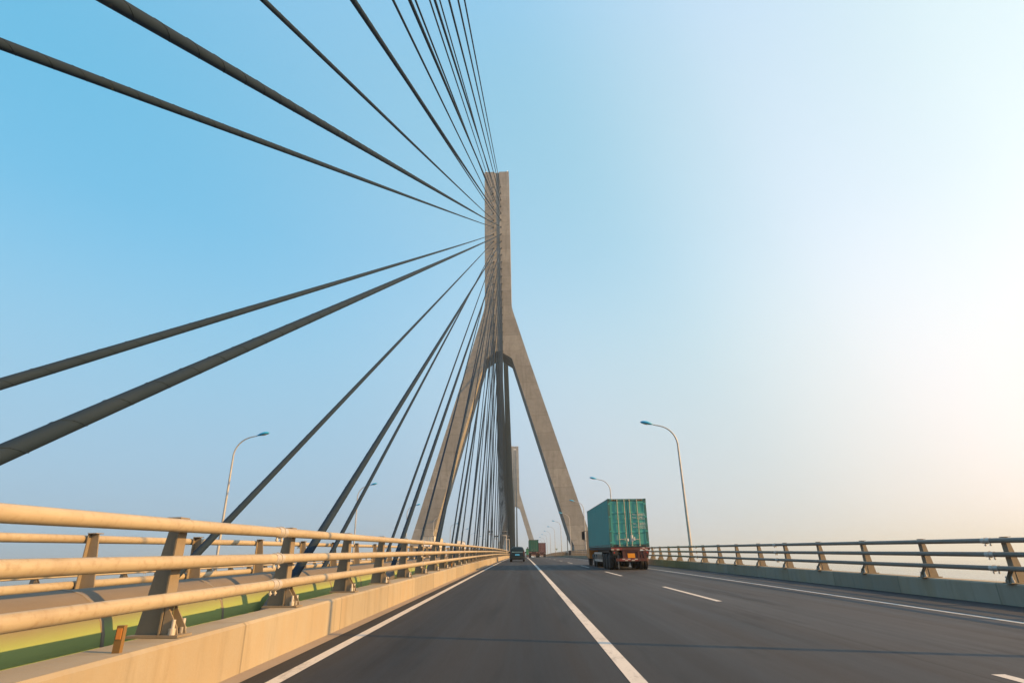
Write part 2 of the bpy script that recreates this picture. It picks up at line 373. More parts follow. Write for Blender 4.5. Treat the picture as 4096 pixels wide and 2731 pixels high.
def railing(label, xf, s, hb, heights, y0, sp, nmax=100, rad=.0625, near=12, joint0=8.2, yend=1100, mat=None):
    """xf: road-side face of the posts; s: +1 when outward is +x; heights: rail centre heights above the road"""
    global RH
    root = empty('railing', (xf, 0, 0)); tag(root, label, 'railing', 'three-rail steel railings on the parapets')
    RH = [h - hb for h in heights]
    xt = -s * (rad + .03)
    pm = post_mesh(s, heights[0] + rad + .012 - hb, 'post'); bm_ = plate_mesh(s, 'base_plate')
    for h in heights:
        ys = [-30, -15, -6, -3] + [i * 3 for i in range(0, 40)] + [120 + i * 8 for i in range(0, 123)]
        m = MB(); m.tube([(xt, y, dz(xf + xt, y) + h) for y in ys], rad, 12)
        r = m.build('rail', mat or M_RAIL, root)
        for k in range(18 if near else 9):
            y = joint0 + 11.9 * k; sm = MB()
            zz = dz(xf + xt, y) + h
            sm.tube([(0, -.11, 0), (0, .02, 0)], rad + .007, 12); sm.tube([(0, .0201, 0), (0, .035, 0)], rad + .02, 12); sm.tube([(0, .0351, 0), (0, .15, 0)], rad + .007, 12)
            for yy in (-.07, .09):
                sm.tube([(0, yy, -rad - .065), (0, yy, -rad + .01)], .012, 6); sm.tube([(0, yy, -rad - .05), (0, yy, -rad - .03)], .024, 6)
            sm.build('rail_sleeve', M_GALV, r, (xt, y, zz))
    far = MB(); cnt = 0; y = y0
    proto = None
    while y < yend:
        z = dz(xf, y) + hb
        if cnt < nmax:
            p = place('post', pm, root, (0, y + random.uniform(-.03, .03), z), random.uniform(-.012, .012)); place('base_plate', bm_, p)
            if cnt < near:
                for yb in (-.085, .085): place('bolt', BOLT, p, (-s * .12, yb, .022))
        else:
            if cnt < nmax + 130:
                far.hexa([(0, y - .08, z), (s * .28, y - .08, z), (s * .28, y + .08, z), (0, y + .08, z), (0, y - .07, z + pm_h(heights, rad, hb)), (s * .12, y - .07, z + pm_h(heights, rad, hb)), (s * .12, y + .07, z + pm_h(heights, rad, hb)), (0, y + .07, z + pm_h(heights, rad, hb))])
        cnt += 1; y += sp
    if far.v: tag(far.build('distant_posts', M_POST, root), kind='stuff')
    return root
def pm_h(h, rad, hb): return h[0] + rad - hb
HL = [1.515, 1.175, .845]; HR = [1.375, 1.073, .772]
railing('sunlit tan three-rail railing on the left parapet beside the near lane', -3.45, -1, HLC, HL, 3.02, 2.985, 98)
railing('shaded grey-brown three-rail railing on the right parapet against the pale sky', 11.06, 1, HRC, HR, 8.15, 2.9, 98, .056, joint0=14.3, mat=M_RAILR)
railing('tan three-rail railing seen from behind, beyond the pipe median', mir(-3.45), 1, HLC, HL, 6.3, 3.03, 98, near=0, joint0=6.6)
railing('small outermost three-rail railing on the far left edge of the bridge', mir(11.06), -1, HRC, HR, 20.58, 2.96, 98, .056, near=0, joint0=22)

# ------------------------------------------------------------------ pipe in the median
XP, RP, HP = -4.62, .52, .40
pp = empty('pipeline', (XP, 0, 0)); tag(pp, 'big round pipe with dusty brown top and yellow-green side, lying in the median', 'pipeline')
ysP = [-20, -8] + [i * 3 for i in range(-2, 40)] + [120 + i * 8 for i in range(0, 40)]
jm = MB(); n = 28; prof = []
def pipe_ring(y, r): return [(r * math.cos(2 * math.pi * k / n), y, dz(XP, y) + HP + r * math.sin(2 * math.pi * k / n)) for k in range(n)]
jm.loft([pipe_ring(y, RP) for y in ysP], 0, True)
y = 1.4
while y < 130:
    jm.loft([pipe_ring(y + d, RP + r) for d, r in ((-.022, -.01), (-.022, .008), (.022, .008), (.022, -.01))], 1, False); y += 2.35
jk = jm.build('pipe_jacket', [M_PIPE, M_SEAM], pp)
at = jk.data.attributes.new('profile_height', 'FLOAT', 'POINT')
at.data.foreach_set('value', [v.co.z - dz(XP, v.co.y) - HP for v in jk.data.vertices])
sm = MB(); sm.box(-.42, .42, -.12, .12, .0, .16); sm.box(-.50, -.40, -.10, .10, .1, .34); sm.box(.40, .50, -.10, .10, .1, .34)
sme = sm.mesh('saddle', M_GALV)
for k in range(20): place('saddle', sme, pp, (0, 3.0 + 6 * k, dz(XP, 3.0 + 6 * k) - .02))

# ------------------------------------------------------------------ towers
HOLES = [107.28, 104.92, 102.53, 100.09, 97.67, 95.28, 92.79, 90.33, 87.86, 85.49, 83.26, 80.9, 78.6, 76.14, 73.71, 71.2, 68.72, 66.2, 63.87, 61.19, 58.68, 55.76, 52.95]
TH = 8.4; HX = 1.13
tower = empty('bridge_tower', (X0, Y1, zr(Y1)))
tag(tower, 'near inverted-Y concrete tower rising out of the median with legs straddling the road', 'tower', 'inverted-Y towers of the cable-stayed bridge')
kn = [(3.80, 113.2), (3.77, 68.2), (3.80, 67.2), (3.93, 66.2), (4.18, 65.0), (8.16, 50.9)]
gv = .68
pm = MB()
for s in (1, -1):
    poly = [(s * gv, 53.2), (s * 1.25, 52.5), (s * 3.62, 50.9), (s * 8.16, 50.9)] + [(s * x, z) for x, z in kn[-2::-1]] + [(s * gv, 113.2)]
    pm.prism_y(poly, 0, TH)
pm.add([(-gv, .24, 53.2), (gv, .24, 53.2), (gv, .24, 113.0), (-gv, .24, 113.0), (-gv, TH - .24, 53.2), (gv, TH - .24, 53.2), (gv, TH - .24, 113.0), (-gv, TH - .24, 113.0)],
       [(0, 1, 2, 3), (4, 7, 6, 5), (3, 2, 6, 7), (0, 4, 5, 1)])
pm.build('pylon', M_TOW, tower)
for s in (1, -1):
    lg = MB()
    poly = [(s * 3.62, 50.9), (s * 8.16, 50.9), (s * 22.05, 3.9), (s * 22.4, 1.5), (s * 14.5, -44.6), (s * 10.5, -44.6), (s * 17.75, .6), (s * 17.72, 2.4), (s * 16.8, 4.6)]
    # taper: back face thicker towards the foot
    def yb(z): return TH + max(0, (50.9 - z)) * .02
    vs = [(x, 0, z) for x, z in poly] + [(x, yb(z), z) for x, z in poly]; n_ = len(poly)
    lg.add(vs, [tuple(range(n_)), tuple(range(2 * n_ - 1, n_ - 1, -1))] + [(i, n_ + i, n_ + (i + 1) % n_, (i + 1) % n_) for i in range(n_)])
    lg.build('leg', M_TOW, tower)
so = MB(); so.tube([(0, .25, 0), (0, -.22, .09)], .20, 10)
SOC = so.mesh('cable_socket', M_SOCK)
for h in HOLES:
    for s in (-1, 1): place('cable_socket', SOC, tower, (s * HX, 0, h))
tp = MB(); tp.tube([(0, 3, 113.0), (0, 3, 117.2)], [.07, .02], 6); tp.build('lightning_rod', M_GALV, tower)
for s in (-1, 1):
    b = MB(); b.tube([(s * 3.3, .6, 113.2), (s * 3.3, .6, 113.55)], .22, 8); b.tube([(s * 3.3, .6, 113.551), (s * 3.3, .6, 114.0)], [.17, .10], 8); b.build('beacon', M_WHITE, tower)
pc = MB(); pc.tube([(16.2, .9, 4.6), (16.2, .9, 1.2)], .09, 8); pc.build('drain_pipe', M_BLACK, tower)
cl = MB(); cl.box(14.1, 14.7, .4, .9, 13.6, 13.85); cl.box(14.7, 15.4, .55, .75, 13.65, 13.78); cl.build('camera_bracket', M_BLACK, tower)
t2 = dup(tower, (X0, Y2, zr(Y2)))
t2['label'] = 'distant hazy inverted-Y concrete tower half hidden behind the dark cable fan'
pl = MB(); pl.box(-1.3, 1.3, -.12, -.02, 109.4, 110.4); pl.build('sky_gap_panel', M_WHITE, t2)  # white plate added to stand for sky showing through an opening

# ------------------------------------------------------------------ stay cables
def cable(a, b, r, label, group, sag=1.0, guard=True, rib=False):
    """a: deck end, b: tower end"""
    a = Vector(a); b = Vector(b); L = (b - a).length; m = MB(); pts = []
    N = 20
    for i in range(N + 1):
        u = i / N; p = a.lerp(b, u) - a; p.z -= sag * 4 * u * (1 - u) * (L / 200) ** 2 * .18; pts.append(p)
    m.tube(pts, r, 10)
    d_ = (b - a).normalized()
    if rib:     # the helical rain rib and the sheath joints of the near cables
        u_ = d_.cross(Vector((0, 0, 1))).normalized(); w_ = d_.cross(u_); hl = []; q = 0.0
        while q < min(L - 5, 62):
            u = q / L; p = (b - a) * u; p.z -= sag * 4 * u * (1 - u) * (L / 200) ** 2 * .18
            an = q * 2 * math.pi / .62; hl.append(p + (u_ * math.cos(an) + w_ * math.sin(an)) * (r + .001)); q += .062
        m.tube(hl, .0045, 4)
    o = m.build('stay_cable', M_CABLE, None, a); tag(o, label, 'cable', group)
    if guard:
        d = (b - a).normalized(); g = MB()
        g.tube([-d * .5, d * .9], [.19, .165], 12); g.tube([d * .9001, d * 1.15], [.165, r + .02], 12)
        g.build('anchor_tube', M_GUARD, o)
    return o
XRP, XLP = -3.87, -6.42
G1 = 'stay cables of the near tower on the camera side'
def row_y(side, i):     # deck anchor of cable i, measured row by row near the camera
    if side == 'right': return 1.95 + 7.88 * (i - 7) if i >= 7 else {6: -5.65, 5: -13.05}.get(i, -13.05 + 7.55 * (i - 5))
    return 2.28 + 8.46 * (i - 7) if i >= 7 else {6: -6.04, 5: -13.8}.get(i, -13.8 + 8.1 * (i - 5))
for i, h in enumerate(HOLES):
    for side, xd in (('right', XRP), ('left', XLP)):
        y = row_y(side, i); xt = X0 + (HX if side == 'right' else -HX)
        o_, e_ = (xd, y, dz(xd, y) + .6), (xt, Y1 - .15, zr(Y1) + h + .06)
        v = Vector(e_) - Vector(o_); u = .55 / v.z
        a = Vector(o_) - v * u
        cable(a, e_, .074, 'dark stay cable into the %s socket from top, %s column, near tower front' % (ORD[i], side), G1, guard=y > -12, rib=4 <= i <= 13)
for i, h in enumerate(HOLES):
    for s, xd in ((1, XRP), (-1, XLP)):
        y = 2 * Y1 + TH - (2.2 + 8.1 * (i - 7))
        cable((xd, y, dz(xd, y) + .1), (X0 + s * HX, Y1 + TH + .1, zr(Y1) + h), .078, 'dark stay cable in the dense fan beyond the near tower, seen between its legs', 'dense dark fan of cables beyond the near tower', guard=False)
for i, h in enumerate(HOLES):
    for s, xd in ((1, XRP), (-1, XLP)):
        y = Y2 - (2 * Y1 + TH - (2.2 + 8.1 * (i - 7)) - Y1 - TH)
        cable((xd, y, dz(xd, y) + .1), (X0 + s * HX, Y2 - .1, zr(Y2) + h), .078, 'pale hazy stay cable running down from the distant tower', 'pale fan of cables of the distant tower', guard=False)

# ------------------------------------------------------------------ street lamps
def lamp_proto(s, hp=7.72):    # s=-1: arm reaches towards -x
    r = empty('street_lamp')
    m = MB(); arc = [(0, 0, 0), (0, 0, 2), (0, 0, 5), (0, 0, hp)]
    rad = [.105, .095, .078, .062]
    for k in range(1, 11):
        a = k / 10 * R(78)
        arc.append((s * 1.42 * (1 - math.cos(a)), 0, hp + 1.42 * math.sin(a))); rad.append(.062 - .0022 * k)
    e = Vector(arc[-1]); dr = Vector((s * math.sin(R(78)), 0, math.cos(R(78))))
    arc.append(tuple(e + dr * .48)); rad.append(.036)
    m.tube(arc, rad, 10); m.build('pole', M_LAMPP, r)
    b = MB(); b.box(-.2, .2, -.2, .2, 0, .03)
    for a in range(4):
        c_, s_ = math.cos(a * math.pi / 2), math.sin(a * math.pi / 2)
        p = [(.09, .03), (.2, .03), (.09, .32)]
        for q in (1,):
            vs = [(x * c_ - w * s_, x * s_ + w * c_, z) for w in (-.008, .008) for x, z in p]
            b.add(vs, [(0, 1, 2), (3, 5, 4), (0, 3, 4, 1), (1, 4, 5, 2), (2, 5, 3, 0)])
    b.build('base_plate', M_LAMPP, r)
    p0 = Vector(arc[-1]); hd = MB(); rings = []
    prof = [(0, .05, .045), (.10, .10, .08), (.28, .175, .135), (.5, .215, .165), (.68, .20, .15), (.84, .13, .10), (.92, .03, .03)]
    up = Vector((-s * dr.z, 0, abs(dr.x)))
    for d, w, hh in prof:
        c = p0 + dr * d
        rings.append([tuple(c + Vector((0, 1, 0)) * w * math.cos(2 * math.pi * k / 14) + up * (hh * math.sin(2 * math.pi * k / 14) * (1.0 if math.sin(2 * math.pi * k / 14) > 0 else .45) + .01)) for k in range(14)])
    hd.loft(rings, 0, True); h = hd.build('lamp_head', M_BLUE, r)
    ls = MB(); rings = []
    for dn, f in ((.03, 1.0), (.075, .75), (.09, .3)):
        c = p0 + dr * .52 - up * dn
        rings.append([tuple(c + Vector((0, 1, 0)) * .13 * f * math.cos(2 * math.pi * k / 14) + dr * .24 * f * math.sin(2 * math.pi * k / 14)) for k in range(14)])
    ls.loft(rings, 0, True); ls.build('lens', M_GLASS, h)
    return r
GL = 'curved-arm street lamps along the parapets'
LX = 11.24; pr = lamp_proto(-1)
names_r = ['street lamp on the right parapet just outside the right edge of the photo', 'tallest street lamp of the right row, well right of the teal container',
           'street lamp whose pole rises behind the roof of the teal container truck', 'street lamp of the right row in front of the tower right leg']
for i in range(11):
    y = 6.6 if i < 1 else 40.2 + 32.75 * (i - 1)
    o = pr if i == 0 else dup(pr)
    o.location = (LX, y, dz(LX, y) + HRC)
    tag(o, names_r[i] if i < 4 else 'small right-row street lamp, %s in line beyond the tower right leg' % ORD[i - 4], 'street lamp', GL)
LX2 = mir(LX); pl_ = lamp_proto(1, 8.1)
for i in range(9):
    y = 42.2 + 34.1 * i
    o = pl_ if i == 0 else dup(pl_)
    o.location = (LX2, y, dz(LX2, y) + HRC)
    tag(o, ['tallest street lamp of the left row, above the left railing', 'second nearest lamp of the left row, between sloping cables and left leg', 'street lamp of the left row just left of the tower left leg'][i] if i < 3 else 'small left-row street lamp seen through the cables, %s past the left leg' % ORD[i - 3], 'street lamp', GL)

# ------------------------------------------------------------------ floodlight masts, sign, box, markers
def mast(x, y, hgt, hb, label, two=True):
    r = empty('floodlight_mast', (x, y, dz(x, y) + hb)); tag(r, label, 'mast', 'floodlight masts beside the railings')
    m = MB(); m.tube([(0, 0, 0), (0, 0, hgt)], .085, 10); m.build('pole', M_GALV, r)
    c = MB(); c.box(-1.0, .16, -.09, .09, hgt, hgt + .16); c.build('crossbar', M_GALV, r)
    for xx in (-.80, -.12):
        l = MB(); l.tube([(xx, 0, hgt + .16), (xx, 0, hgt + .52)], .025, 6)
        l.prism_x([(-.16, hgt + .52), (.14, hgt + .52), (.14, hgt + .86), (-.2, hgt + .86)], xx - .24, xx + .24)
        f = l.build('floodlight', M_BLACK, r)
        h = MB(); h.box(xx - .27, xx + .27, -.24, .17, hgt + .861, hgt + .93); h.build('hood', M_GALV, f)
mast(-3.43, 131.5, 4.1, HLC, 'pale T-topped floodlight mast standing in front of the left railing, nearer of two')
mast(-3.43, 160.5, 4.0, HLC, 'pale T-topped floodlight mast standing in front of the left railing, farther of two')
mast(mir(-3.43), 139, 4.6, HLC, 'slim floodlight mast with two dark heads among the cables')
mast(mir(-3.43), 170, 4.5, HLC, 'small faint floodlight mast deeper among the cables, left of the T-topped pair')
sg = empty('road_sign', (10.98, 192, dz(10.98, 192) + .45)); tag(sg, 'small green shield-shaped sign on a thin post by the right railing', 'sign')
m = MB(); m.tube([(0, 0, 0), (0, 0, 1.95)], .035, 8); m.build('post', M_GALV, sg)
m = MB(); m.prism_y([(-.30, 2.1), (-.24, 1.78), (-.08, 1.60), (.08, 1.60), (.24, 1.78), (.30, 2.1)], -.06, -.036); m.build('board', M_SIGN, sg)
m = MB(); m.box(-.05, .05, -.064, -.0605, 1.75, 2.0); m.box(.10, .16, -.064, -.0605, 1.85, 2.0); m.build('marking', M_TXT, sg)
jb = empty('junction_box', (11.1, 137, dz(11.1, 137) + .42)); tag(jb, 'dark metal junction box fixed over the right railing in front of the tower leg', 'box')
m = MB(); m.box(-.48, .48, -.6, .6, .1, 1.02); m.build('cabinet', M_DARK, jb)
m = MB(); m.box(-.42, -.03, -.625, -.603, .2, .94); m.box(.03, .42, -.625, -.603, .2, .94); m.build('door', M_BLACK, jb)
m = MB(); m.box(-.56, .56, -.68, .68, 1.021, 1.07); m.build('lid', M_DARK, jb)
def delineator(x, y, h, label):
    r = empty('delineator', (x, y, dz(x, y) + h)); tag(r, label, 'road marker', 'amber road markers on the left parapet')
    m = MB(); m.box(-.03, .03, -.02, .02, 0, .20); m.build('body', M_YEL, r)
    m = MB(); m.box(-.02, .02, -.026, -.0205, .10, .18); m.build('reflector', M_AMBER, r)
delineator(-3.29, 5.1, HLC, 'amber marker on the left parapet nearest the camera')
delineator(-3.29, 28.1, HLC, 'amber marker on the left parapet farther along, between two posts')

# ------------------------------------------------------------------ containers and trucks
def lay(o, y):       # follow the road's slope and crossfall
    o.rotation_euler = (math.atan(2 * KC * (YC - y)), math.atan(CF) * (1 if o.location.x > X0 else -1), o.rotation_euler.z)
def text_mesh(txt, size, name='lettering'):
    c = bpy.data.curves.new(name, 'FONT'); c.body = txt; c.size = size; c.extrude = .002; c.space_line = .85
    o = bpy.data.objects.new(name, c); col.objects.link(o)
    bpy.context.view_layer.update()
    me = bpy.data.meshes.new_from_object(o.evaluated_get(bpy.context.evaluated_depsgraph_get()))
    bpy.data.objects.remove(o); return me
def container(label, loc, c, w=2.55, h=3.03, L=12.6, rust=.25, letters=None, stripes=False, pap=False, rodc=(.42, .40, .34), group='shipping containers on the trucks', rz=0):
    body = paint('container_paint', c, .5, rust, tuple(v * .4 + .02 for v in c), 1.6, stretch=(1, 1, .35)); dk_ = paint('container_frame', tuple(v * .55 + .012 for v in c), .6, .6, (.05, .03, .025), 3)
    rodm = paint('lock_rod_zinc', rodc, .4, .4, (.2, .15, .1), 6)
    r = empty('shipping_container', loc, rz); tag(r, label, 'container', group); hw = w / 2
    f = MB(); e = .13
    for sx in (-1, 1):
        xa, xb = sorted((sx * hw, sx * (hw - e)))
        f.box(xa, xb, 0, .13, .12, h - .12); f.box(xa, xb, L - .13, L, .12, h - .12)
        f.box(xa, xb, .18, L - .18, 0, .16); f.box(xa + .02, xb - .02, .18, L - .18, h - .07, h)
        for ya, yb in ((-.006, .18), (L - .18, L + .006)):
            for za, zb in ((0, .12), (h - .12, h + .006)): f.box(xa - .006, xb + .05 if sx < 0 else xb + .006, ya, yb, za, zb)
    f.box(-hw + e, hw - e, .005, .12, 0.02, .15); f.box(-hw + e, hw - e, .005, .12, h - .15, h - .01)
    f.box(-hw + e, hw - e, L - .12, L - .005, 0.02, .15); f.box(-hw + e, hw - e, L - .12, L - .005, h - .15, h - .01)
    f.build('frame', dk_, r)
    hole = MB()
    for sx in (-1, 1):
        xa, xb = sorted((sx * (hw - .03), sx * (hw - .11)))
        hole.box(xa, xb, -.012, -.0065, .03, .10); hole.box(xa, xb, -.012, -.0065, h - .10, h - .03)
        xa, xb = sorted((sx * (hw - .22), sx * (hw - .52))); hole.box(xa, xb, -.002, .0045, .035, .12)
    hole.build('casting_holes', M_BLACK, r)
    for sx in (-1, 1):
        m = MB(); x1, x2 = sx * (hw - .012), sx * (hw - .052); pts = []; y = .14
        while y < L - .3:
            pts += [(x1, y), (x1, y + .10), (x2, y + .14), (x2, y + .24)]; y += .28
        pts += [(x1, y), (x1, L - .14)]
        m.add([(x, y_, .15) for x, y_ in pts] + [(x, y_, h - .06) for x, y_ in pts], [(i, i + 1, len(pts) + i + 1, len(pts) + i) for i in range(len(pts) - 1)])
        m.build('side_wall', body, r)
    m = MB(); m.box(-hw + .05, hw - .05, .1, L - .1, h - .05, h - .02); m.build('roof', body, r)
    m = MB(); m.box(-hw + .13, hw - .13, L - .09, L - .04, .15, h - .15); m.build('end_wall', body, r)
    for sx in (-1, 1):
        d = MB(); xa, xb = sorted((sx * .015, sx * (hw - .14)))
        d.box(xa, xb, .035, .075, .17, h - .17)
        # raised rim and three pressed ridges
        for za, zb in ((.17, .30), (h - .30, h - .17)): d.box(xa, xb, .012, .034, za, zb)
        d.box(xa, xa + .09, .012, .034, .301, h - .301); d.box(xb - .09, xb, .012, .034, .301, h - .301)
        nz = 4; dzp = (h - .6) / nz
        for k in range(1, nz): d.prism_x([(.034, .30 + dzp * k - .07), (.016, .30 + dzp * k - .045), (.016, .30 + dzp * k + .045), (.034, .30 + dzp * k + .07)], xa + .10, xb - .10)
        do = d.build('door', body, r)
        rods = (.13 * hw, .52 * hw) if sx > 0 else (.14 * hw, .51 * hw)
        for q, xr in enumerate(rods):
            t_ = MB(); t_.tube([(sx * xr, -.025, .06), (sx * xr, -.025, h - .05)], .024, 8)
            for z in (.10, .85, h * .58, h - .85, h - .09): t_.box(sx * xr - .045, sx * xr + .045, -.05, .011, z - .03, z + .03)
            t_.build('lock_rod', rodm, do)
        hn = MB(); hz = .46
        xa, xb = sorted((sx * rods[1] + sx * .04, sx * rods[1] - sx * .36)); hn.box(xa, xb, -.06, -.035, hz, hz + .035); hn.box(sx * .28 - .02, sx * .28 + .02, -.07, .011, hz - .06, hz + .10)
        hn.build('handle', M_GALV, do)
        for z in (.28, .98, h * .62, h - .33):
            g = MB(); xa, xb = sorted((sx * (hw - .22), sx * (hw - .02))); g.box(xa, xb, -.02, .004, z - .05, z + .05); g.build('hinge', body, do)
        gk = MB(); xa, xb = sorted((sx * .002, sx * .014)); gk.box(xa, xb, .04, .07, .17, h - .17); gk.build('gasket', M_BLACK, do)
        if sx > 0 and letters:
            for txt, x, z, size in letters:
                me = text_mesh(txt, size); me.materials.clear(); me.materials.append(M_TXT)
                o = place('lettering', me, do, (x, .010, z)); o.rotation_euler = (R(90), 0, 0)
    if stripes:
        ym = MB(); kb = MB()
        for xs in ((-hw + .26, -hw + .66), (hw - .66, hw - .26)):
            for k in range(5):
                x = xs[0] + k * .08
                (ym if k % 2 == 0 else kb).add([(x, .0035, h - .13), (x + .08, .0035, h - .13), (x + .13, .0035, h - .05), (x + .05, .0035, h - .05)], [(0, 1, 2, 3)])
        ym.build('hazard_stripe', M_YEL, r); kb.build('hazard_stripe', M_BLACK, r)
    if pap:
        p = MB(); p.box(.10, .26, -.004, .010, .33, .74); p.build('placard', M_WHITE, r)
        p = MB(); p.box(-.14, -.04, -.065, -.053, .36, .52); p.box(.32, .37, -.065, -.053, .40, .62); p.build('seal_tag', M_WHITE, r)
        p = MB(); p.box(-.90, -.71, .030, .0335, .42, .74); p.build('faded_plate', paint('faded_plate', tuple(v * .8 + .10 for v in c), .7, .3), r)
    return r
LET = [('MAX.GROSS', .30, 1.98, .115), ('30,480 KG\n67,200 LB', .73, 2.02, .105), ('TARE', .30, 1.78, .115), ('3,880 KG\n8,550 LB', .76, 1.81, .105),
       ('NET', .32, 1.40, .115), ('26,600 KG\n58,650 LB', .74, 1.44, .105), ('CU.CAP', .32, 1.19, .115), ('76.4 CU.M\n2,700 CU.FT', .74, 1.23, .105)]
def wheel(parent, x, y, r, w, tyre=None, rimc=None):
    tr = MB(); prof = [(r * .58, -w / 2 * .9), (r * .9, -w / 2), (r * .985, -w / 2 * .82), (r, -w / 2 * .5), (r, w / 2 * .5), (r * .985, w / 2 * .82), (r * .9, w / 2), (r * .58, w / 2 * .9)]
    n_ = 28; rings = []
    for k in range(n_):
        a = 2 * math.pi * k / n_; rings.append([(q, p * math.cos(a), p * math.sin(a)) for p, q in prof])
    vs = [p for g in rings for p in g]; m_ = len(prof)
    tr.add(vs, [(k * m_ + i, k * m_ + i + 1, ((k + 1) % n_) * m_ + i + 1, ((k + 1) % n_) * m_ + i) for k in range(n_) for i in range(m_ - 1)], 0, True)
    root = tr.build('wheel', M_TYRE, parent, (x, y, r))
    rm = MB(); rm.tube([(-w * .40, 0, 0), (w * .40, 0, 0)], r * .585, 20); rm.tube([(-w * .47, 0, 0), (w * .47, 0, 0)], r * .25, 14)
    rm.build('rim', rimc or M_DARK, root)
    return root
def cab_body(parent, y0, L, hw, zb, zt, mat, sloped=True, roofdef=0.0, fwd=1):
    """y0: rear wall; the front lies at y0+L"""
    m = MB(); rings = []
    for y, a, b, s in ((0, zb, zt, 0), (L * .55, zb, zt + .02, 0), (L * .86, zb, zt - .06, 0), (L * .93, zb, zt - .30, .02), (L, zb + .02, zb + 1.05, .05)):
        w = hw - s
        rings.append([(-w + .06, y0 + y, a), (w - .06, y0 + y, a), (w, y0 + y, a + .1), (w, y0 + y, (a + b) / 2), (w - .03, y0 + y, b - .16), (w - .14, y0 + y, b), (-w + .14, y0 + y, b), (-w + .03, y0 + y, b - .16), (-w, y0 + y, (a + b) / 2), (-w, y0 + y, a + .1)])
    m.loft(rings, 0, True, True, False); return m.build('cab', mat, parent)
def mirror(parent, x, y, z, s):
    m = MB(); m.tube([(x, y, z + .38), (x + s * .22, y + .05, z + .40), (x + s * .30, y + .05, z + .34)], .022, 6)
    m.tube([(x, y, z - .42), (x + s * .22, y + .05, z - .40), (x + s * .30, y + .05, z - .30)], .022, 6)
    xa, xb = sorted((x + s * .17, x + s * .42)); m.box(xa, xb, y, y + .12, z - .32, z + .35); return m.build('mirror', M_BLACK, parent)
def tape(parent, x0, x1, z0, z1, y):
    """one strip of red and white checked reflective tape"""
    n_ = max(1, int((x1 - x0) / .16)); d = (x1 - x0) / n_; zm = (z0 + z1) / 2; a = MB()
    for k in range(n_):
        for j in range(2):
            za, zb = (z0, zm) if j == 0 else (zm, z1)
            a.box(x0 + k * d, x0 + (k + 1) * d, y - .004, y - .0002, za, zb, 1 if (k + j) % 2 == 0 and random.random() < .8 else 0)
    a.build('reflective_tape', [M_TAPER, M_TAPEW], parent)
